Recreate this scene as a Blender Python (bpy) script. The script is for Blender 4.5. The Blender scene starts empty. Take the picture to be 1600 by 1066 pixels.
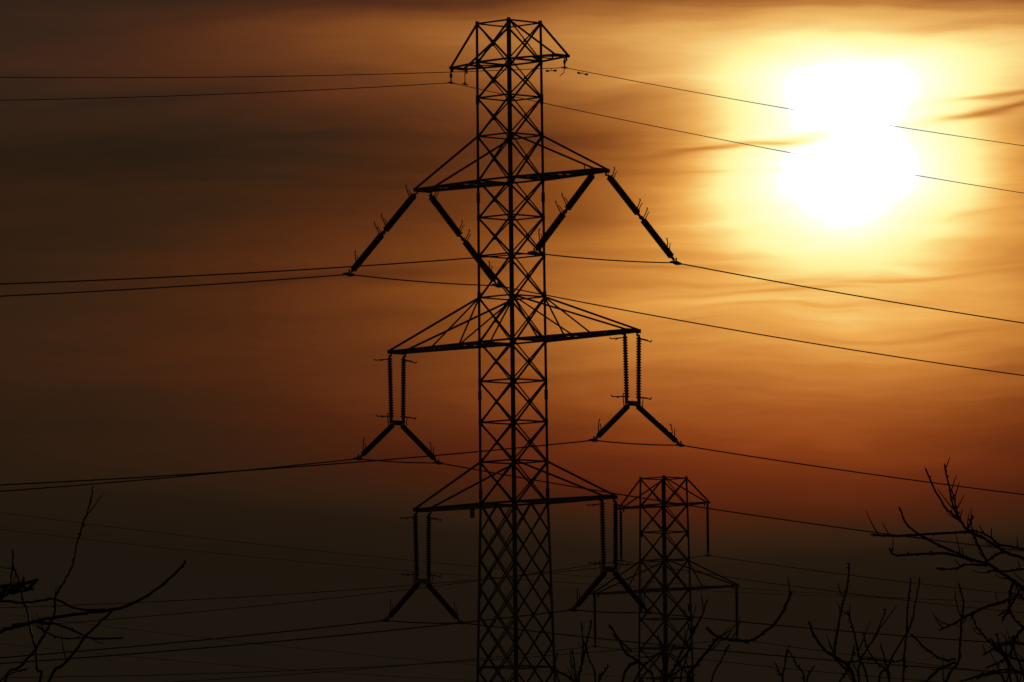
import bpy, math, random
from mathutils import Vector, Matrix
random.seed(7)
S = bpy.context.scene
C = S.collection

# ------------------------------------------------------------------ camera
F = 12000.0                       # focal length in photo pixels (long telephoto)
W, H = 1600.0, 1066.0
CAM = Vector((0, 0, 1.7))
PITCH = math.atan(967 / F)
ROLL = -0.0115
Rm = Matrix.Rotation(math.radians(90) + PITCH, 3, 'X') @ Matrix.Rotation(ROLL, 3, 'Z')
cd = bpy.data.cameras.new('camera')
cam = bpy.data.objects.new('camera', cd)
C.objects.link(cam)
cam.matrix_world = Matrix.Translation(CAM) @ Rm.to_4x4()
cd.sensor_fit = 'HORIZONTAL'
cd.sensor_width = 36
cd.lens = F / W * 36
cd.clip_start = 0.5
cd.clip_end = 30000
S.camera = cam
S.view_settings.view_transform = 'Standard'
S.view_settings.look = 'None'
S.view_settings.exposure = 0
S.view_settings.gamma = 1
S.render.film_transparent = False
S.cycles.use_denoising = True


def ray(px, py):
    return (Rm @ Vector(((px - W / 2) / F, -(py - H / 2) / F, -1))).normalized()


def at(px, py, Y):                # point of the photo's pixel at distance Y
    d = ray(px, py)
    return CAM + d * (Y / d.y)


def proj(p):
    q = Rm.transposed() @ (Vector(p) - CAM)
    return (W / 2 + F * q.x / -q.z, H / 2 - F * q.y / -q.z)


def UV(px, py):
    d = ray(px, py)
    return math.atan2(d.x, d.y) * 12, math.asin(d.z) * 12


# ------------------------------------------------------------------ sky
SUN_PX = (1322, 235)
sd = ray(*SUN_PX)
SUN_EL = math.asin(sd.z)
SUN_AZ = math.atan2(sd.x, sd.y)
world = bpy.data.worlds.new('World')
S.world = world
world.use_nodes = True
nt = world.node_tree
for n in list(nt.nodes):
    nt.nodes.remove(n)


class E:                          # small expression wrapper over math nodes
    def __init__(s, v): s.v = v
    def __add__(a, b): return M('ADD', a, b)
    __radd__ = __add__
    def __mul__(a, b): return M('MULTIPLY', a, b)
    __rmul__ = __mul__
    def __sub__(a, b): return M('SUBTRACT', a, b)
    def __rsub__(a, b): return M('SUBTRACT', b, a)
    def __truediv__(a, b): return M('DIVIDE', a, b)
    def __rtruediv__(a, b): return M('DIVIDE', b, a)


def M(op, a, b=None, clamp=False):
    n = nt.nodes.new('ShaderNodeMath')
    n.operation = op
    n.use_clamp = clamp
    for i, x in enumerate((a, b)):
        if x is None: continue
        if isinstance(x, E): nt.links.new(x.v, n.inputs[i])
        else: n.inputs[i].default_value = x
    return E(n.outputs[0])


def smooth(x, a, b, lo=0., hi=1.):
    n = nt.nodes.new('ShaderNodeMapRange')
    n.interpolation_type = 'SMOOTHERSTEP'
    nt.links.new(x.v, n.inputs[0])
    for i, v in enumerate((a, b, lo, hi)):
        n.inputs[i + 1].default_value = v
    return E(n.outputs[0])


def gauss(u, v, u0, v0, a, b, slope=0., p=1.):
    du = (u - u0) * (1 / a)
    dv = (v - v0 - (u - u0) * slope) * (1 / b)
    q = du * du + dv * dv
    if p != 1: q = M('POWER', q, p)
    return M('EXPONENT', q * -1.)


def noise(x, y, z, scale=1., detail=3., rough=.5, dist=0.):
    c = nt.nodes.new('ShaderNodeCombineXYZ')
    for i, q in enumerate((x, y, z)):
        if isinstance(q, E): nt.links.new(q.v, c.inputs[i])
        else: c.inputs[i].default_value = q
    n = nt.nodes.new('ShaderNodeTexNoise')
    n.inputs['Scale'].default_value = scale
    n.inputs['Detail'].default_value = detail
    n.inputs['Roughness'].default_value = rough
    n.inputs['Distortion'].default_value = dist
    nt.links.new(c.outputs[0], n.inputs['Vector'])
    return E(n.outputs['Fac']) - .5


tc = nt.nodes.new('ShaderNodeTexCoord')
sx = nt.nodes.new('ShaderNodeSeparateXYZ')
nt.links.new(tc.outputs['Generated'], sx.inputs[0])
X, Y_, Z = (E(sx.outputs[i]) for i in range(3))
U = M('ARCTAN2', X, Y_) * 12.     # azimuth, 12 per radian
V = M('ARCSINE', Z) * 12.         # elevation, 12 per radian
# drifting veils of cloud: stretched noise bends and bands everything
warp = noise(U * 1.3, V * 5., 3.1, 1.6, 3.)
warp2 = noise(U * 5., V * 26., 8.4, 1., 3.)
Vw = V + warp * .09 + warp2 * .012
su, sv = UV(*SUN_PX)


def sg(px, py, a, b, slope=0., p=1., warped=True):
    u0, v0 = UV(px, py)
    return gauss(U, Vw if warped else V, u0, v0, a / 1000, b / 1000, slope, p)


# brightness field s (0 = darkest dusk haze, 1 = blown out): wide aureoles round the
# sun, cut off towards the horizon by the bank of haze
s = .119
for (A, x, y, a, b) in [(.549, 1463, 69, 1056, 112), (.524, 1345, 241, 295, 144),
                        (.23, 1228, 738, 571, 854), (.452, 1386, 458, 986, 240)]:
    s = s + A * sg(x, y, a, b)
vh = UV(800, 871)[1]
s = s * (.059 + .941 / (1. + M('EXPONENT', (Vw - vh) * (-1 / .047))))
# streaky veils
st1 = noise(U * 1.1, Vw * 9., 1.7, 1.4, 5., .55)
st2 = noise(U * 3.2, Vw * 34., 5.2, 1., 4., .6)
st3 = noise(U * .9, Vw * 3.4, 9.3, 1.2, 3.)
st4 = noise(U * 7., Vw * 90., 2.2, 1., 3., .6)
veil = smooth(V, UV(800, 900)[1], UV(800, 500)[1], .06, 1.)
rightm = smooth(U, UV(300, 400)[0], UV(1300, 400)[0], .45, 1.)
calm = 1. - .75 * sg(1320, 220, 190, 170, 0, 2., False)
s = s + veil * (st1 * .14 + st3 * .08) * calm + veil * rightm * (st2 * .10 + st4 * .06) * calm
# named wisps and cloud bands
wisps = [(240, 150, 260, 9, .01, -.03), (520, 205, 170, 9, .02, -.035), (360, 285, 240, 8, -.01, -.025), (560, 300, 120, 7, .03, -.03),
         (1250, 480, 160, 4, .05, -.04), (1420, 520, 180, 5, .03, -.04), (1050, 420, 110, 5, .04, -.05), (1480, 350, 90, 5, .02, -.04),
         (620, 55, 330, 50, 0, .05), (1350, 800, 420, 50, 0, .05), (160, 20, 300, 40, 0, .02), (430, 180, 200, 14, .03, -.03),
         (250, 420, 300, 18, .02, .03), (300, 235, 380, 35, .02, -.045), (380, 345, 260, 22, .0, -.03), (620, 258, 120, 14, 0, -.05),
         (1010, 0, 700, 12, 0, -.05), (620, 470, 240, 16, .03, .04), (560, 440, 260, 8, .03, -.03),
         (1130, 231, 95, 6, .10, -.15), (1236, 218, 66, 6, .03, -.30), (1490, 196, 75, 5, .08, -.17),
         (1550, 165, 85, 5, .12, -.16), (1575, 182, 60, 5, .18, -.16), (1160, 272, 110, 4, .02, -.05),
         (920, 330, 90, 30, .04, -.05), (1290, 433, 300, 6, .04, -.05), (1190, 458, 150, 5, .07, -.07),
         (1380, 432, 110, 4, .09, -.06), (1570, 400, 110, 18, 0, -.06), (900, 215, 120, 20, 0, -.05),
         (1500, 38, 220, 9, .03, -.07), (1340, 12, 240, 6, -.02, -.05), (1010, 480, 160, 16, .05, .03),
         (1130, 395, 200, 10, 0, -.05), (1130, 345, 130, 9, .02, .03), (980, 150, 120, 14, .04, -.04)]
for (x, y, a, b, sl, amp) in wisps:
    s = s + amp * sg(x, y, a, b, sl)
# the sun behind thin cloud: lobes of blown-out light
s = s + .33 * sg(1322, 142, 165, 74, 0, 1.2) + .33 * sg(1318, 288, 168, 78, 0, 1.2) + .09 * sg(1322, 352, 80, 55) + .06 * sg(1318, 235, 270, 190) + .03 * sg(1318, 215, 110, 60)
s = s - .09 * smooth(V, UV(800, 700)[1], UV(800, 860)[1])


def lin(c):
    return tuple(((v / 255 + .055) / 1.055) ** 2.4 if v > 10 else v / 255 / 12.92 for v in c) + (1,)


rampn = nt.nodes.new('ShaderNodeValToRGB')
cr = rampn.color_ramp
cr.interpolation = 'LINEAR'
stops = [(0, (19, 18, 14)), (.1, (28, 21, 15)), (.2, (49, 30, 18)), (.3, (75, 37, 18)), (.4, (101, 51, 22)),
         (.5, (133, 71, 26)), (.6, (168, 99, 40)), (.7, (204, 132, 56)), (.8, (237, 171, 83)),
         (.87, (250, 208, 120)), (.94, (255, 242, 158)), (1.0, (255, 250, 176)), (1.12, (255, 254, 206)), (1.24, (255, 255, 238)), (1.34, (255, 255, 255))]
while len(cr.elements) < len(stops):
    cr.elements.new(.5)
for el, (p, c) in zip(cr.elements, stops):
    el.position = p / 1.36
    el.color = lin(c)
nt.links.new((s * (1 / 1.36)).v, rampn.inputs[0])
# the haze bank reddens what shines through it
lowm = nt.nodes.new('ShaderNodeCombineColor')
band = sg(900, 750, 3000, 130) * smooth(s, .1, .3, 0., 1.)
lowm.inputs[0].default_value = 1
cream = smooth(V, UV(800, 330)[1], UV(800, 60)[1], 0., 1.) * smooth(s, .97, .75, 0., 1.)
nt.links.new((1. - band * .36 + cream * .14).v, lowm.inputs[1])
nt.links.new((1. - band * .30 + cream * .5).v, lowm.inputs[2])
mul = nt.nodes.new('ShaderNodeMix'); mul.data_type = 'RGBA'; mul.blend_type = 'MULTIPLY'
mul.inputs[0].default_value = 1
nt.links.new(rampn.outputs[0], mul.inputs[6]); nt.links.new(lowm.outputs[0], mul.inputs[7])
# beyond white: true sun radiance keeps growing towards the disc
boost = 1. + M('POWER', M('MAXIMUM', s - 1.24, 0.), 1.2) * 50.
vm = nt.nodes.new('ShaderNodeVectorMath'); vm.operation = 'SCALE'
nt.links.new(mul.outputs[2], vm.inputs[0]); nt.links.new(boost.v, vm.inputs['Scale'])
sky = nt.nodes.new('ShaderNodeTexSky')
sky.sky_type = 'NISHITA'
sky.sun_disc = False
sky.sun_elevation = SUN_EL
sky.sun_rotation = SUN_AZ
sky.air_density = 2.0
sky.dust_density = 4.0
vs = nt.nodes.new('ShaderNodeVectorMath'); vs.operation = 'SCALE'
nt.links.new(sky.outputs[0], vs.inputs[0]); vs.inputs['Scale'].default_value = .0002
va = nt.nodes.new('ShaderNodeVectorMath'); va.operation = 'ADD'
nt.links.new(vm.outputs[0], va.inputs[0]); nt.links.new(vs.outputs[0], va.inputs[1])
bg = nt.nodes.new('ShaderNodeBackground')
out = nt.nodes.new('ShaderNodeOutputWorld')
bg.inputs[1].default_value = 1.0
nt.links.new(va.outputs[0], bg.inputs[0]); nt.links.new(bg.outputs[0], out.inputs[0])

sl_ = bpy.data.lights.new('sun', 'SUN')
sl_.energy = 2.0
sl_.angle = math.radians(.5)
sl_.color = (1, .72, .42)
sun = bpy.data.objects.new('sun', sl_)
C.objects.link(sun)
sun.rotation_euler = (-sd).to_track_quat('-Z', 'Y').to_euler()


# ------------------------------------------------------------------ materials
def mat(name, c1, c2, scale, rough, metal=0., bump=0.):
    m = bpy.data.materials.new(name)
    m.use_nodes = True
    t = m.node_tree
    b = t.nodes['Principled BSDF']
    tcn = t.nodes.new('ShaderNodeTexCoord')
    n = t.nodes.new('ShaderNodeTexNoise')
    n.inputs['Scale'].default_value = scale
    n.inputs['Detail'].default_value = 6
    t.links.new(tcn.outputs['Object'], n.inputs['Vector'])
    r = t.nodes.new('ShaderNodeValToRGB')
    r.color_ramp.elements[0].position = .35
    r.color_ramp.elements[1].position = .65
    r.color_ramp.elements[0].color = (*c1, 1)
    r.color_ramp.elements[1].color = (*c2, 1)
    t.links.new(n.outputs[0], r.inputs[0])
    t.links.new(r.outputs[0], b.inputs['Base Color'])
    b.inputs['Roughness'].default_value = rough
    b.inputs['Metallic'].default_value = metal
    if bump:
        bn = t.nodes.new('ShaderNodeBump')
        bn.inputs['Strength'].default_value = bump
        t.links.new(n.outputs[0], bn.inputs['Height'])
        t.links.new(bn.outputs[0], b.inputs['Normal'])
    return m


STEEL = mat('weathered_steel', (.10, .085, .075), (.17, .15, .135), 1.5, .75, .3)
INSUL = mat('brown_glazed_insulator', (.05, .022, .014), (.08, .035, .02), 4, .45)
WIRE = mat('dull_conductor', (.09, .08, .075), (.14, .12, .11), 3, .7, .4)
BARK = mat('dark_bark', (.035, .027, .02), (.08, .06, .045), 18, .9, 0, .4)
GRASS = mat('rough_grass', (.025, .035, .014), (.07, .065, .03), .35, 1., 0, .5)
CONC = mat('concrete', (.25, .24, .22), (.36, .35, .32), 6, .9)


# ------------------------------------------------------------------ mesh helpers
class MB:
    def __init__(s): s.v = []; s.f = []

    def prism(s, p0, p1, prof, hint=None):
        """extrude a 2-D profile from p0 to p1; hint = direction the profile's x axis leans to"""
        p0 = Vector(p0); p1 = Vector(p1)
        z = (p1 - p0).normalized()
        h = Vector(hint) if hint is not None else (Vector((0, 0, 1)) if abs(z.z) < .9 else Vector((1, 0, 0)))
        x = h - z * h.dot(z)
        if x.length < 1e-5:
            x = Vector((0, 1, 0)) - z * z.y
        x.normalize()
        y = z.cross(x)
        n = len(prof); b = len(s.v)
        for p in (p0, p1):
            for (a, c) in prof:
                s.v.append(p + x * a + y * c)
        for i in range(n):
            j = (i + 1) % n
            s.f.append((b + i, b + j, b + n + j, b + n + i))
        s.f.append(tuple(b + n - 1 - i for i in range(n)))
        s.f.append(tuple(b + n + i for i in range(n)))

    def angle(s, p0, p1, w, hint=None):      # rolled steel L section
        t = w * .16
        o = w * .3
        prof = [(-o, -o), (w - o, -o), (w - o, -o + t), (-o + t, -o + t), (-o + t, w - o), (-o, w - o)]
        s.prism(p0, p1, prof, hint)

    def bar(s, p0, p1, a, b=None, hint=None):
        b = b or a
        s.prism(p0, p1, [(-a / 2, -b / 2), (a / 2, -b / 2), (a / 2, b / 2), (-a / 2, b / 2)], hint)

    def tube(s, pts, rad, n=8, caps=True):
        pts = [Vector(p) for p in pts]
        if not isinstance(rad, (list, tuple)): rad = [rad] * len(pts)
        b0 = len(s.v)
        x = None
        for i, p in enumerate(pts):
            d = (pts[min(i + 1, len(pts) - 1)] - pts[max(i - 1, 0)]).normalized()
            if x is None:
                x = d.orthogonal().normalized()
            x = (x - d * x.dot(d)).normalized()
            y = d.cross(x)
            for k in range(n):
                a = 2 * math.pi * k / n
                s.v.append(p + (x * math.cos(a) + y * math.sin(a)) * rad[i])
        for i in range(len(pts) - 1):
            for k in range(n):
                j = (k + 1) % n
                a = b0 + i * n
                s.f.append((a + k, a + j, a + n + j, a + n + k))
        if caps:
            s.f.append(tuple(b0 + n - 1 - k for k in range(n)))
            e = b0 + (len(pts) - 1) * n
            s.f.append(tuple(e + k for k in range(n)))

    def build(s, name, m, parent=None, smooth=False):
        me = bpy.data.meshes.new(name)
        off = Vector((0, 0, 0))
        me.from_pydata([tuple(v) for v in s.v], [], s.f)
        me.materials.append(m)
        if smooth:
            me.polygons.foreach_set('use_smooth', [True] * len(me.polygons))
        me.update()
        o = bpy.data.objects.new(name, me)
        C.objects.link(o)
        if parent is not None:
            o.parent = parent
        return o


def tag(o, label=None, cat=None, group=None, kind=None):
    if label: o['label'] = label
    if cat: o['category'] = cat
    if group: o['group'] = group
    if kind: o['kind'] = kind


def empty(name, loc):
    o = bpy.data.objects.new(name, None)
    o.location = loc
    o.empty_display_size = .5
    C.objects.link(o)
    return o


# ------------------------------------------------------------------ ground
g = MB()
NG = 60
R_ = 6000
for i in range(NG + 1):
    for j in range(NG + 1):
        x = -R_ + 2 * R_ * i / NG
        y = -R_ + 2 * R_ * j / NG
        d = math.hypot(x, y)
        z = 0 if d < 900 else min(1, (d - 900) / 2500) * (5 * math.sin(x * .0021 + 1) * math.cos(y * .0017) - 5)
        g.v.append(Vector((x, y, z)))
for i in range(NG):
    for j in range(NG):
        a = i * (NG + 1) + j
        g.f.append((a, a + NG + 1, a + NG + 2, a + 1))
go = g.build('ground', GRASS, None, True)
tag(go, kind='structure')

# ------------------------------------------------------------------ pylons
L = Vector((1, 1, 0)).normalized()          # the way the line runs
TO = Vector((1, -1, 0)).normalized()        # the way the right-hand arms point


def string_mesh(p0, p1, r, pitch=.165, core=.09):
    """one insulator string: caps at both ends and a stack of sheds"""
    p0 = Vector(p0); p1 = Vector(p1)
    d = p1 - p0; Ln = d.length; d.normalize()
    n = int((Ln - .36) / pitch)
    pts = [p0, p0 + d * .16]; rad = [core * .8, core]
    for k in range(n):
        t = .18 + k * pitch
        pts += [p0 + d * t, p0 + d * (t + pitch * .30), p0 + d * (t + pitch * .52), p0 + d * (t + pitch * .80)]
        rad += [core, r * .93, r, core * 1.15]
    pts += [p1 - d * .14, p1]; rad += [core, core * .8]
    m = MB(); m.tube(pts, rad, 12)
    return m


def insulator(root, p0, p1, r, horns, halves=1, side=None, hl=.85):
    """string (one or two units) with arcing horns as sub-parts"""
    p0 = Vector(p0); p1 = Vector(p1)
    d = (p1 - p0).normalized(); Ln = (p1 - p0).length
    m = MB()
    gap = .12
    seg = (Ln - gap * (halves - 1)) / halves
    for h in range(halves):
        a = p0 + d * (h * (seg + gap)); b = a + d * seg
        q = string_mesh(a, b, r)
        base = len(m.v); m.v += q.v; m.f += [tuple(i + base for i in f) for f in q.f]
        if h: m.tube([a - d * gap, a], r * .6, 8)
    o = m.build('insulator_string', INSUL, root, True)
    side = Vector(side) - d * Vector(side).dot(d)
    side.normalize()
    for (t, tilt, ln) in horns:
        b = p0 + d * (Ln * t)
        e = (side + d * tilt).normalized()
        hm = MB()
        w = TO * .10
        hm.tube([b - side * .12 - w, b + e * ln * .55 - w, b + e * ln * .93 - w + d * .02, b + e * ln - w - d * .07], [.038, .036, .032, .05], 6)
        hm.tube([b - side * .12 + w, b + e * ln * .5 + w, b + (e * .97 + d * .10) * ln * .8 + w], [.034, .03, .026], 6)
        hm.build('arcing_horn', STEEL, o)
    return o


def clamp(root, p, sl, sc=1.):
    d = (L + Vector((0, 0, sl))).normalized()
    m = MB()
    m.tube([p - d * .42 * sc, p - d * .2 * sc, p, p + d * .2 * sc, p + d * .42 * sc], [.03, .075 * sc, .11 * sc, .075 * sc, .03], 8)
    m.bar(p + Vector((0, 0, .02)), p + Vector((0, 0, .24 * sc)), .1, .06)
    m.build('suspension_clamp', STEEL, root, True)


def pylon(loc, rings, lattice_from, arms, half, leg_w=.2, br_w=.097, base_half=3.1):
    """rings: heights (top first) of the horizontal frames; half(z): half diagonal; everything in local metres"""
    root = empty('pylon', loc)
    top = rings[0]

    def corner(k, z):
        a = half(z)
        return Vector(((-a, 0, z), (0, a, z), (a, 0, z), (0, -a, z))[k])
    zs = [0.25, lattice_from * .45, lattice_from, top]
    for k in range(4):
        m = MB()
        inward = -Vector(corner(k, 0)).normalized()
        h = (corner((k + 3) % 4, 5) - corner(k, 5)).normalized()
        for a, b in zip(zs[:-1], zs[1:]):
            m.angle(corner(k, a), corner(k, b), leg_w if a > 1 + lattice_from * .4 else leg_w * 1.15, h)
        # splice plates
        z = 6.
        while z < top:
            p = corner(k, z)
            m.bar(p - Vector((0, 0, .3)), p + Vector((0, 0, .3)), leg_w * 1.05, leg_w * .55, h)
            z += 6.2
        m.build('leg', STEEL, root)
        fm = MB()
        c = corner(k, 0)
        fm.tube([c + Vector((0, 0, -.4)), c + Vector((0, 0, .05)), c + Vector((0, 0, .3))], [.55, .55, .35], 12)
        fm.build('footing', CONC, root)
    for i, z in enumerate(rings):
        m = MB()
        w = br_w * (1.25 if any(abs(z - a[0]) < .05 for a in arms) else 1.)
        for k in range(4):
            m.angle(corner(k, z), corner((k + 1) % 4, z), w, (0, 0, 1))
            p = corner(k, z)                      # gusset plate at the node
            d = (corner((k + 1) % 4, z) - p).normalized()
            m.bar(p + d * .02 - Vector((0, 0, .17)), p + d * .02 + Vector((0, 0, .17)), .30, .02, d)
        m.build('horizontal_frame', STEEL, root)
    for z1, z0 in zip(rings[:-1], rings[1:]):
        for k in range(4):
            j = (k + 1) % 4
            m = MB()
            n = (corner(k, z0) + corner(j, z0)); n.z = 0; n.normalize()
            e = n * .05
            m.angle(corner(k, z0) + e, corner(j, z1) + e, br_w, n)
            m.angle(corner(j, z0) - e, corner(k, z1) - e, br_w, n)
            c = (corner(k, z0) + corner(j, z0) + corner(k, z1) + corner(j, z1)) / 4
            m.bar(c - n * .06, c + n * .06, .17, .17)
            m.build('cross_brace', STEEL, root)
    if lattice_from > 0 and rings[-1] >= lattice_from - .01:
        # rhombic lattice below the lowest frame, down to the feet
        for k in range(4):
            j = (k + 1) % 4
            m = MB()
            n = (corner(k, 5) + corner(j, 5)); n.z = 0; n.normalize()
            hh = 3.5
            z = lattice_from
            stp = hh / 2
            zc = z
            while zc > 1.0:
                for a, b in ((k, j), (j, k)):
                    z0, z1 = zc, zc - hh
                    e = n * (.05 if a == k else -.05)
                    if z1 < .6:
                        f = (zc - .6) / hh
                        pb = corner(a, zc).lerp(corner(b, z1), f)
                        m.angle(corner(a, zc) + e, pb + e, br_w * .9, n)
                    else:
                        m.angle(corner(a, z0) + e, corner(b, z1) + e, br_w * .9, n)
                zc -= stp
            # the half-length starters right under the lowest frame
            for a, b in ((k, j), (j, k)):
                pm = corner(a, lattice_from).lerp(corner(b, lattice_from), .5)
                m.angle(pm, corner(b, lattice_from - hh / 2), br_w * .9, n)
            m.build('lattice_bracing', STEEL, root)
            # horizontal struts further down
        for z in (lattice_from * .66, lattice_from * .36, .9):
            m = MB()
            for k in range(4):
                m.angle(corner(k, z), corner((k + 1) % 4, z), br_w, (0, 0, 1))
            m.build('horizontal_frame', STEEL, root)
    ends = {}
    for ai, (zb, zt, R, cw, web, bh) in enumerate(arms):
        for side in (-1, 1):
            d = TO * side
            tip = d * R + Vector((0, 0, zb))
            ka, kb = (0, 1) if side < 0 else (3, 2)     # legs on the -L and +L sides
            ea, eb = tip - L * bh, tip + L * bh
            ca, cb = corner(ka, zb), corner(kb, zb)
            m = MB()
            up = Vector((0, 0, 1))
            m.bar(ca, ea, cw * .8, cw * .5, up); m.bar(cb, eb, cw * .8, cw * .5, up)
            N = max(2, int((R - 1.4) / 1.3))
            for q in range(N):
                t0, t1 = q / N, (q + 1) / N
                a_, b_ = (ca.lerp(ea, t0), cb.lerp(eb, t1)) if q % 2 else (cb.lerp(eb, t0), ca.lerp(ea, t1))
                m.bar(a_, b_, cw * .5, cw * .35, up)
                m.bar(ca.lerp(ea, t1), cb.lerp(eb, t1), cw * .5, cw * .35, up)
            arm = m.build('crossarm', STEEL, root)
            eb_m = MB()
            eb_m.bar(ea - L * .1 , eb + L * .1, cw * 1.15, cw * .9, up)
            eb_m.bar(ea - d * .15 - up * .02, ea - d * .15 - up * .3, .12, .05, L)
            eb_m.bar(eb - d * .15 - up * .02, eb - d * .15 - up * .3, .12, .05, L)
            eb_m.build('end_beam', STEEL, arm)
            for (kk, e_, c_) in ((ka, ea, ca), (kb, eb, cb)):
                tm = MB()
                tt = corner(kk, zt)
                tm.angle(tt, e_ + up * cw * .3, br_w * 1.1, up)
                for wv in web:
                    tm.angle(tt + (e_ - tt) * .0, c_.lerp(e_, wv) + up * .05, br_w * .8, up)
                tm.build('tie_member', STEEL, arm)
            ends[(ai, side)] = (ea, eb, tip, d)
    return root, ends


Y1 = 480.0
def z1_(py, px=800): return at(px, py, Y1).z
AX1 = at(800.6, 533, Y1).x
LOC1 = Vector((AX1, Y1, 0))


def half1(z):
    zl = z1_(790)
    if z >= zl: return 2.10 - .10 * (z - zl) / (z1_(37) - zl)
    zb = z1_(1066)
    if z >= zb: return 2.32 - .22 * (z - zb) / (zl - zb)
    return 2.32 + (3.3 - 2.32) * (1 - z / zb) ** 1.1


rings1 = [z1_(y) for y in (37, 97, 153, 213, 282, 340, 400, 465, 534, 596, 660, 722, 787)]
RT = math.sqrt(2)
arms1 = [(rings1[1], rings1[0], 3.25 * RT, .15, (), .62),
         (rings1[4], rings1[3], 5.60 * RT, .22, (), .62),
         (rings1[8], rings1[7], 7.38 * RT, .22, (.22, .52), .62),
         (rings1[12], rings1[11], 5.85 * RT, .22, (), .60)]
py1, en1 = pylon(LOC1, rings1, rings1[-1], arms1, half1)
tag(py1, 'tallest steel lattice pylon with four pairs of crossarms, standing in the middle of the view', 'pylon', 'lattice pylons')
UPV = Vector((0, 0, 1))
att = {}
# crown arms: short suspension clamps for the two ground wires
for side in (-1, 1):
    ea, eb, tip, d = en1[(0, side)]
    drop = .95 if side < 0 else .75
    p = ea + UPV * -drop if side < 0 else tip + L * .3 - UPV * drop
    m = MB()
    m.tube([p + UPV * drop, p + UPV * .05], .045, 8)
    m.tube([p + UPV * (drop * .6), p + UPV * (drop * .35)], .09, 8)
    m.build('ground_wire_hanger', STEEL, py1)
    if side < 0:
        m = MB(); q = eb - UPV * drop
        m.tube([eb, q + UPV * .05], .03, 8)
        m.build('ground_wire_hanger', STEEL, py1)
        clamp(py1, q, -.05, .6)
    else:
        m = MB()
        m.tube([p, p - UPV * .35 - L * .1, p - UPV * .55 - L * .45], .025, 6)
        m.build('bonding_loop', STEEL, py1)
    clamp(py1, p, 0., .7)
    att[('g', side)] = (p, p)
# upper arms: long strings splayed along the line
for side in (-1, 1):
    ea, eb, tip, d = en1[(1, side)]
    s0, s1 = (-4.6 if side < 0 else -4.2) * RT, 4.72 * RT
    pa = tip + L * s0 - UPV * (5.72 if side < 0 else 5.5)
    pb = tip + L * s1 - UPV * (5.72 if side < 0 else 5.4)
    hz = [(.07, -.35, .9), (.44, -.25, .95), (.54, -.2, .95), (.92, -.9, .9)]
    insulator(py1, ea - UPV * .25, pa + (ea - pa).normalized() * .25, .225, hz, 2, -L + UPV * .5)
    insulator(py1, eb - UPV * .25, pb + (eb - pb).normalized() * .25, .225, hz, 2, L + UPV * .5)
    clamp(py1, pa, -.05, 1.35); clamp(py1, pb, -.1, 1.35)
    att[(1, side)] = (pa, pb)
# middle and lower arms: two hanging strings, a yoke, and a splayed pair below
for ai, ln, spread, drop in ((2, 4.15, 2.45, 2.35), (3, 4.15, 2.30, 2.5)):
    for side in (-1, 1):
        ea, eb, tip, d = en1[(ai, side)]
        ya, yb = tip - L * .52 - UPV * (ln + .25), tip + L * .52 - UPV * (ln + .25)
        hz = [(.06, .08, 1.25), (.93, .0, 1.25)]
        insulator(py1, ea - UPV * .2, ya, .18, hz, 1, -L)
        insulator(py1, eb - UPV * .2, yb, .18, hz, 1, L)
        m = MB()
        m.bar(ya - L * .12 - UPV * .05, yb + L * .12 - UPV * .05, .2, .1, UPV)
        m.bar(ya + L * .2 - UPV * .2, yb - L * .2 - UPV * .2, .12, .08, UPV)
        m.build('yoke_plate', STEEL, py1)
        yc = tip - UPV * (ln + .42)
        pa = yc - L * spread * RT - UPV * drop
        pb = yc + L * (spread + (.55 if side > 0 and ai == 2 else .12)) * RT - UPV * drop
        hz = [(.14, -.7, .95), (.90, -.95, .95)]
        insulator(py1, yc - L * .28, pa + (yc - pa).normalized() * .2, .19, hz, 1, -L + UPV * .6)
        insulator(py1, yc + L * .28, pb + (yc - pb).normalized() * .2, .19, hz, 1, L + UPV * .6)
        clamp(py1, pa, -.03, 1.1); clamp(py1, pb, -.06, 1.1)
        att[(ai, side)] = (pa, pb)
# little box hung under the lowest left arm
ea, eb, tip, d = en1[(3, -1)]
b0 = Vector((at(738, 800, Y1).x - AX1, 1.9, rings1[-1]))
m = MB(); m.bar(b0 - UPV * .12, b0 - UPV * .75, .3, .34, Vector((1, 0, 0))); m.bar(b0 + UPV * .1, b0 - UPV * .13, .1, .1)
m.build('junction_box', STEEL, py1)

# second, lower and more distant pylon
Y2 = 640.0
def z2_(py): return at(1037, py, Y2).z
LOC2 = Vector((at(1038, 850, Y2).x, Y2, 0))
def half2(z):
    zl = z2_(900)
    return 1.92 if z > zl else 1.92 + .8 * (1 - z / zl)
rings2 = [z2_(y) for y in (748, 790, 832, 876, 922, 968, 1014, 1060, 1110)]
zz = rings2[-1]
while zz > 5:
    zz -= 2.9; rings2.append(zz)
rings2.append(.6)
arms2 = [(rings2[1], rings2[0], 3.55 * RT, .15, (), .2), (rings2[4], rings2[3], 5.8 * RT, .17, (.3,), .25)]
py2, en2 = pylon(LOC2, rings2, 0, arms2, half2, .17, .095)
tag(py2, 'smaller distant lattice pylon rising behind bare twigs, right of the tallest pylon', 'pylon', 'lattice pylons')
for ai in (0, 1):
    for side in (-1, 1):
        ea, eb, tip, d = en2[(ai, side)]
        p = tip - UPV * 4.4
        insulator(py2, tip - UPV * .12, p + UPV * .15, .125, [], 1, L)
        clamp(py2, p, -.04, .9)
        att[('d', ai, side)] = (p, p)


# ------------------------------------------------------------------ wires
def hit(base, dirn, px, py):
    """where the pixel's ray meets the vertical plane through base along dirn -> (t, z)"""
    r = ray(px, py)
    n = Vector((-dirn.y, dirn.x, 0))
    k = (base - CAM).dot(n) / r.dot(n)
    q = CAM + r * k
    return (q - base).dot(dirn), q.z


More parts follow.
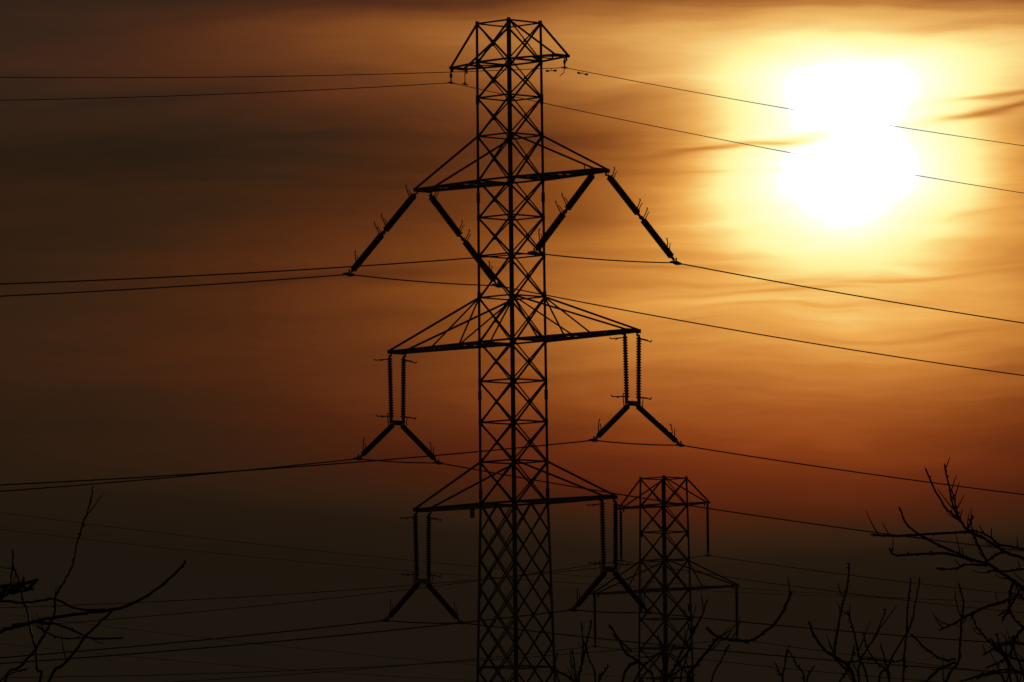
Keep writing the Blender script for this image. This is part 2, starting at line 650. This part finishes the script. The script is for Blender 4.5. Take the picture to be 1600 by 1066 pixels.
def span(base, dirn, px, py, length, c=.00042):
    t1, z1 = hit(base, dirn, px, py)
    sg_ = 1 if t1 > 0 else -1
    t1 = abs(t1); k = (z1 - base.z - c * t1 * t1) / t1
    pts = []
    n = 48
    for i in range(n + 1):
        t = length * (i / n) ** 1.4
        pts.append(base + dirn * sg_ * t + UPV * (k * t + c * t * t))
    return pts


def wire(loc, a, b, left, right, rad, label, group='overhead wires', jump=.12, lens=(300, 300), dirn=L, dirr=None):
    a = loc + a; b = loc + b
    pl = span(a, dirn, *left, lens[0]); pr = span(b, dirr or dirn, *right, lens[1])
    pts = list(reversed(pl))
    if (b - a).length > .5:
        for i in range(1, 10):
            t = i / 10
            pts.append(a.lerp(b, t) - UPV * jump * 4 * t * (1 - t))
        pts += pr
    else:
        pts += pr[1:]
    o = a
    m = MB(); m.tube([p - o for p in pts], rad, 6)
    w = m.build('overhead_wire', WIRE, None, True)
    w.location = o
    tag(w, label, 'wire', group)
    return w, pl, pr


def damper(parent, o, pl, t):
    """stockbridge damper under a wire, child of the wire"""
    for p, q in zip(pl[:-1], pl[1:]):
        if (p - pl[0]).length <= t < (q - pl[0]).length:
            d = (q - p).normalized(); c = p + d * (t - (p - pl[0]).length)
            m = MB()
            b = c - UPV * .16 - o
            m.tube([c - o, b], .02, 6)
            m.tube([b - d * .34, b + d * .34], .02, 6)
            for s_ in (-1, 1):
                m.tube([b + d * s_ * .2, b + d * s_ * .42], [.05, .075], 8)
            m.build('vibration_damper', STEEL, parent, True)


RW = .04
wires = {}
g1 = wire(LOC1, *att[('g', -1)], (0, 157), (1600, 302), .024, 'thin ground wire clamped under the left tip of the crown of the tallest pylon')
g2 = wire(LOC1, *att[('g', 1)], (0, 121), (1600, 228), .024, 'thin ground wire clamped under the right tip of the crown, topmost wire in the view')
w_, pl, pr = g2
damper(w_, w_.location, pr, 1.6); damper(w_, w_.location, pl, 1.2)
wire(LOC1, *att[(1, -1)], (0, 463), (1600, 587), RW, 'conductor held by the long splayed insulators of the upper left crossarm')
wire(LOC1, *att[(1, 1)], (0, 444), (1600, 505), RW, 'conductor held by the long splayed insulators of the upper right crossarm')
wire(LOC1, *att[(2, -1)], (0, 768), (1600, 861), RW, 'conductor under the yoke insulators of the widest crossarm on its left side', jump=.08)
wire(LOC1, *att[(2, 1)], (0, 758), (1600, 773), RW, 'conductor under the yoke insulators of the widest crossarm on its right side', jump=.08)
wire(LOC1, *att[(3, -1)], (0, 1028), (1600, 1052), RW, 'conductor under the yoke insulators of the lowest left crossarm', jump=.08)
wire(LOC1, *att[(3, 1)], (0, 1037), (1600, 1007), RW, 'conductor under the yoke insulators of the lowest right crossarm', jump=.08)
# the distant pylon's own conductors
R2 = .03
wire(LOC2, *att[('d', 0, 1)], (85, 947), (1600, 930), R2, 'faint conductor hung from the right crown tip of the smaller distant pylon')
wire(LOC2, *att[('d', 0, -1)], (85, 975), (1600, 958), R2, 'faint conductor hung from the left crown tip of the smaller distant pylon')
wire(LOC2, *att[('d', 1, 1)], (85, 1058), (1600, 1055), R2, 'faint conductor hung from the right arm tip of the smaller distant pylon')
wire(LOC2, *att[('d', 1, -1)], (85, 1075), (1600, 1075), R2, 'faint conductor hung from the left arm tip of the smaller distant pylon')
# a third line crossing far behind, falling from left to right
for i, (a, b, lab) in enumerate([((0, 801), (645, 876), 'faint far wire falling rightwards, highest of the far crossing wires at left'),
                                 ((0, 827), (600, 889), 'faint far wire falling rightwards, second from the top of the far crossing wires'),
                                 ((125, 974), (750, 1040), 'faint far wire falling rightwards below the lowest conductor, third of the far crossing wires'),
                                 ((225, 1028), (750, 1064), 'faint far wire at the very bottom left, lowest of the far crossing wires')]):
    A = at(*a, 760); B = at(*b, 800)
    d = (B - A)
    pts = []
    for k in range(41):
        t = -.6 + 3.3 * k / 40
        pts.append(A + d * t + UPV * .7 * t * (t - 1))
    m = MB(); m.tube([p - A for p in pts], .022, 6)
    o = m.build('overhead_wire', WIRE, None, True); o.location = A
    tag(o, lab, 'wire', 'far crossing wires')

# ------------------------------------------------------------------ bare trees in front
def crop(cx, cy, ox, oy, k): return (ox + cx / k, oy + cy / k)


def bare_tree(Y0, base_px, crop_args, branches, label, seed, wscale=1., twig=1., amp=.5, extra=(), trunk_r=.11):
    """traced limbs stand at real distance Y0 with depth wander; everything joins a trunk that reaches the ground"""
    rnd = random.Random(seed)
    ppm = F / Y0
    gx = at(base_px, 1066, Y0).x
    root = empty('bare_tree', (gx, Y0, 0))
    o = Vector((gx, Y0, 0))
    ph = rnd.random() * 6

    def pt(px, py):
        w = amp * (math.sin(px * .011 + ph) + .6 * math.sin(py * .017 + px * .004 + ph * 2))
        return at(px, py, Y0 + w) - o
    zt = at(base_px, 1066, Y0).z * .62
    fork = Vector((0, 0, zt))
    m = MB()
    tp = [Vector((.05, 0, -.1)), Vector((-.03, .02, zt * .35)), Vector((.04, -.03, zt * .7)), fork]
    m.tube(tp, [trunk_r * 1.5, trunk_r * 1.1, trunk_r, trunk_r * .85], 10)
    m.build('trunk', BARK, root, True)
    for (pts, w0, w1, to_trunk) in branches:
        # pts run tip -> root ; widths in photo px at root and tip
        P = [pt(*(crop(x, y, *crop_args))) for (x, y) in pts][::-1]
        if to_trunk:
            q = P[0]
            mid = fork.lerp(q, .5) + Vector((0, 0, -.08 * (q - fork).length))
            P = [fork, fork.lerp(mid, .5) + Vector((rnd.uniform(-.05, .05), .03, 0)), mid] + P
        # Catmull-Rom resample with small kinks
        Q = []
        for i in range(len(P) - 1):
            p0 = P[max(i - 1, 0)]; p1 = P[i]; p2 = P[i + 1]; p3 = P[min(i + 2, len(P) - 1)]
            for s_ in range(4):
                t = s_ / 4
                v = .5 * ((2 * p1) + (p2 - p0) * t + (2 * p0 - 5 * p1 + 4 * p2 - p3) * t * t + (3 * p1 - p0 - 3 * p2 + p3) * t ** 3)
                k = .8 / ppm
                Q.append(v + Vector((rnd.uniform(-k, k), rnd.uniform(-k, k), rnd.uniform(-k, k))))
        Q.append(P[-1])
        n = len(Q)
        rr = []
        for i in range(n):
            t = i / (n - 1)
            wd = w0 + (w1 - w0) * t ** .8
            if to_trunk and i < 12: wd *= 1 + (12 - i) * .07
            rr.append(wd * wscale / 2 / ppm * rnd.uniform(.9, 1.12))
        m = MB()
        m.tube(Q, rr, 7)
        # buds and spurs
        i0 = 12 if to_trunk else 1
        for i in range(i0, n - 1):
            d = (Q[i + 1] - Q[i]).normalized()
            for _ in range(2):
                if rnd.random() < .33 * twig:
                    a = d.orthogonal().normalized(); a.rotate(Matrix.Rotation(rnd.uniform(0, 6.28), 3, d))
                    e = (a + d * rnd.uniform(.5, 1.2)).normalized()
                    ln = rnd.uniform(3, 7) / ppm
                    p = Q[i].lerp(Q[i + 1], rnd.random())
                    m.tube([p, p + e * ln * .4, p + e * ln * .75, p + e * ln], [.6 / ppm, 1.4 / ppm, 1.2 / ppm, .3 / ppm], 5)
            if rnd.random() < .12 * twig:
                a = d.orthogonal().normalized(); a.rotate(Matrix.Rotation(rnd.uniform(0, 6.28), 3, d))
                e = (a * .9 + d * rnd.uniform(.6, 1.4) + Vector((0, 0, .35))).normalized()
                ln = rnd.uniform(14, 42) / ppm
                bend = Vector((rnd.uniform(-.2, .2), 0, .25)) * ln
                m.tube([Q[i], Q[i] + e * ln * .35, Q[i] + e * ln * .7 + bend * .4, Q[i] + e * ln + bend],
                       [1.4 * wscale / ppm, 1.1 * wscale / ppm, .9 * wscale / ppm, .6 * wscale / ppm], 5)
        m.tube([Q[-1], Q[-1] + (Q[-1] - Q[-2]).normalized() * 5 / ppm], [w1 * .62 * wscale / ppm, .3 / ppm], 6)
        m.build('branch', BARK, root, True)
    tag(root, label, 'tree', 'bare trees in the foreground')
    return root


K8 = (1150, 700, 2.913)
right_br = [
    ([(745, 275), (775, 345), (830, 390), (900, 430), (1000, 475), (1080, 510), (1150, 530), (1240, 590), (1330, 660), (1420, 760), (1430, 950), (1380, 1100)], 9, 3, True),
    ([(700, 460), (730, 490), (900, 480), (1000, 490), (1070, 515)], 5, 3, False),
    ([(865, 100), (910, 200), (960, 280), (1020, 330), (1060, 380), (1130, 410), (1220, 470), (1311, 505), (1420, 560), (1500, 700), (1500, 900), (1430, 1100)], 9, 3, True),
    ([(620, 395), (700, 400), (870, 392), (1060, 382)], 5, 3.4, False),
    ([(950, 80), (970, 180), (990, 270), (1025, 335)], 4.5, 2.6, False),
    ([(985, 200), (1000, 260), (1020, 330)], 3, 2, False),
    ([(1075, 312), (1068, 340), (1052, 375)], 3.5, 3, False),
    ([(1085, 395), (1095, 430), (1140, 515)], 4.5, 4, False),
    ([(1140, 520), (1180, 490), (1220, 473)], 4.5, 4, False),
    ([(920, 548), (1000, 548), (1050, 530), (1140, 535)], 4, 3, False),
    ([(1060, 375), (1130, 390), (1200, 440), (1311, 462), (1400, 500)], 4, 3, False),
    ([(935, 825), (990, 800), (1040, 770), (1090, 745), (1150, 720), (1240, 690), (1250, 640), (1270, 600)], 6, 3.5, False),
    ([(1070, 760), (1100, 820), (1150, 880), (1200, 930), (1250, 990), (1290, 1100)], 5, 3, True),
    ([(1240, 690), (1260, 770), (1311, 820), (1400, 900)], 4, 3.4, False),
    ([(1150, 560), (1240, 560), (1340, 545)], 5, 3, False),
    ([(1180, 560), (1260, 600), (1300, 680), (1380, 720)], 4, 3, False),
    ([(1200, 760), (1250, 720), (1300, 640), (1360, 600)], 5, 3, False),
    ([(1215, 780), (1240, 740), (1246, 690)], 4, 4, False),
    ([(1130, 940), (1200, 900), (1260, 880), (1330, 900)], 5, 3, False),
    ([(1160, 870), (1220, 930), (1270, 960), (1350, 980)], 5, 3, False),
    ([(1140, 1000), (1210, 970), (1250, 930), (1280, 850), (1330, 800)], 5, 3, False),
    ([(1190, 850), (1200, 900), (1230, 960), (1250, 1066), (1260, 1140)], 5, 3, True),
    ([(1260, 860), (1270, 930), (1300, 1000), (1320, 1100)], 5, 3, True),
    ([(1100, 1050), (1160, 1020), (1240, 1010), (1320, 1030)], 5, 3, False),
    ([(1020, 1066), (1090, 1040), (1150, 1030), (1230, 1080)], 5, 3, True),
]
bare_tree(50, 1650, K8, right_br, 'bare budding tree with spreading dark branches at the right edge of the view', 3, .95, 1.3)

shrub_br = [
    ([(515, 530), (510, 620), (490, 700), (470, 780), (450, 900), (455, 960), (490, 1000), (545, 1075)], 6, 2.6, True),
    ([(510, 750), (525, 800), (545, 870), (560, 950), (600, 1075)], 4.5, 2.4, True),
    ([(680, 740), (640, 840), (590, 930), (570, 970), (560, 1075)], 4.5, 2.4, True),
    ([(335, 800), (360, 860), (400, 915), (455, 955), (500, 985), (540, 1070)], 6, 4, True),
    ([(795, 600), (785, 700), (775, 850), (765, 950), (760, 1080)], 5, 2.4, True),
    ([(835, 600), (815, 720), (790, 820), (740, 900), (690, 1000), (650, 1080)], 5, 2.4, True),
    ([(800, 850), (870, 920), (950, 965), (1000, 960)], 4, 3, False),
    ([(1015, 625), (1035, 700), (1025, 800), (1020, 900), (1010, 980), (950, 1080)], 5.5, 2.6, True),
    ([(860, 1070), (920, 1010), (1000, 975)], 5, 4, False),
    ([(500, 980), (600, 960), (700, 975), (760, 960)], 3, 3, False),
    ([(580, 850), (600, 920), (640, 980), (700, 1070)], 4, 2.4, True),
    ([(660, 900), (680, 980), (700, 1080)], 4, 2.4, True),
    ([(470, 1070), (520, 980), (540, 900)], 3, 3, False),
]
bare_tree(64, 1395, K8, shrub_br, 'bare shrubby tree of upright whips between the distant pylon and the right-edge tree', 5, 1.0, .8, trunk_r=.09)

thin_br = [
    ([(230, 925), (222, 1000), (212, 1080)], 4, 2.4, True),
    ([(245, 930), (275, 990), (310, 1075)], 5, 2.4, True),
    ([(180, 985), (200, 1030), (215, 1080)], 3.5, 2.2, True),
    ([(350, 1000), (330, 1040), (320, 1080)], 3.5, 2.2, True),
]
bare_tree(70, 1240, K8, thin_br, 'small bare sapling with forked tip just entering the bottom edge, right of the distant pylon', 15, 1.0, .8, trunk_r=.06)

K7 = (850, 700, 2.913)
mid_br = [
    ([(1125, 660), (1095, 730), (1060, 790), (1000, 840), (930, 880), (830, 870), (790, 860), (740, 820)], 5, 4, False),
    ([(790, 862), (770, 890), (730, 940), (700, 980), (650, 1080)], 6, 4, True),
    ([(740, 700), (720, 760), (700, 800), (660, 870), (640, 900), (600, 990), (580, 1080)], 5, 2.4, True),
    ([(300, 810), (340, 870), (370, 930), (430, 970), (470, 1010), (500, 1080)], 6, 3.4, True),
    ([(330, 865), (360, 890), (400, 930)], 3, 2.4, False),
    ([(680, 820), (665, 900), (640, 980), (620, 1080)], 4, 2.2, True),
    ([(520, 860), (540, 940), (550, 1080)], 4, 2.2, True),
    ([(590, 900), (560, 980), (530, 1080)], 4, 2.2, True),
    ([(840, 900), (800, 980), (760, 1080)], 4, 2.4, True),
    ([(400, 1080), (440, 1010), (490, 960), (530, 930)], 4, 3, False),
    ([(350, 1080), (380, 1000), (430, 975)], 5, 4, False),
    ([(700, 990), (640, 1000), (580, 1040), (540, 1080)], 4, 3, True),
]
bare_tree(66, 1045, K7, mid_br, 'bare shrub of tangled twigs with one long curved shoot, below the distant pylon', 9, 1.0, 1.0, trunk_r=.09)
mid2 = [
    ([(170, 800), (178, 900), (168, 1000), (160, 1080)], 4.5, 2.4, True),
    ([(185, 890), (205, 960), (235, 1080)], 4, 2.4, True),
    ([(215, 790), (200, 870), (180, 950), (165, 1020)], 3.5, 2.2, False),
    ([(130, 930), (140, 1000), (150, 1080)], 4, 2.4, True),
    ([(40, 1010), (80, 1025), (130, 1060), (160, 1090)], 5, 3, True),
    ([(60, 940), (50, 1000), (70, 1080)], 4, 2.4, True),
    ([(290, 1000), (260, 1040), (250, 1080)], 4, 2.4, True),
]
bare_tree(68, 912, K7, mid2, 'bare sapling of thin upright twigs just right of the foot of the tallest pylon', 12, 1.0, .9, trunk_r=.07)

KL = (0, 740, 3.27)
left_br = [
    ([(475, 70), (462, 150), (435, 230), (400, 340), (370, 470), (330, 550), (285, 630), (275, 720), (240, 800), (180, 900), (100, 990), (20, 1080)], 6, 3, True),
    ([(945, 455), (860, 540), (760, 620), (650, 675), (570, 695), (420, 715), (290, 735), (200, 750), (100, 780), (0, 810), (-120, 900), (-160, 1080)], 9, 4.5, True),
    ([(570, 693), (470, 697), (370, 685), (280, 640), (210, 650), (110, 660), (0, 655), (-120, 700), (-200, 850), (-200, 1080)], 6, 3.5, True),
    ([(570, 705), (500, 770), (440, 830), (390, 900), (320, 980), (240, 1085)], 6.5, 4.5, True),
    ([(65, 400), (70, 480), (100, 560), (115, 650), (140, 700), (155, 800), (180, 890), (190, 1000), (200, 1085)], 6, 3, True),
    ([(185, 545), (130, 560), (80, 568), (0, 580), (-100, 640), (-190, 800)], 9, 6, False),
    ([(178, 556), (140, 585), (100, 575), (60, 590), (20, 600), (-60, 680)], 8, 6, False),
    ([(120, 540), (110, 570), (90, 600), (60, 610)], 8, 5, False),
    ([(160, 590), (110, 600), (60, 600), (0, 640), (-100, 700)], 6, 5, False),
    ([(620, 840), (500, 845), (430, 830), (370, 800), (290, 770), (190, 760), (60, 775)], 5, 3.5, False),
    ([(430, 838), (340, 842), (250, 820), (190, 780)], 4, 2.5, False),
    ([(55, 560), (62, 500), (66, 440)], 4, 3, False),
    ([(130, 1000), (60, 1020), (0, 1060), (-60, 1085)], 4, 3, True),
]
bare_tree(46, -60, KL, left_br, 'bare tree with long curved shoots at the left edge of the view', 21, .88, .55)

if __name__ == '__main__':
    for (ai, s_) in ((0, -1), (0, 1), (1, -1), (1, 1), (2, -1), (2, 1), (3, -1), (3, 1)):
        print('tip', ai, s_, [round(v) for v in proj(LOC1 + en1[(ai, s_)][0])], [round(v) for v in proj(LOC1 + en1[(ai, s_)][1])])
    for k, (a, b) in att.items():
        lo = LOC2 if k[0] == 'd' else LOC1
        print(k, [round(v) for v in proj(lo + a)], [round(v) for v in proj(lo + b)])
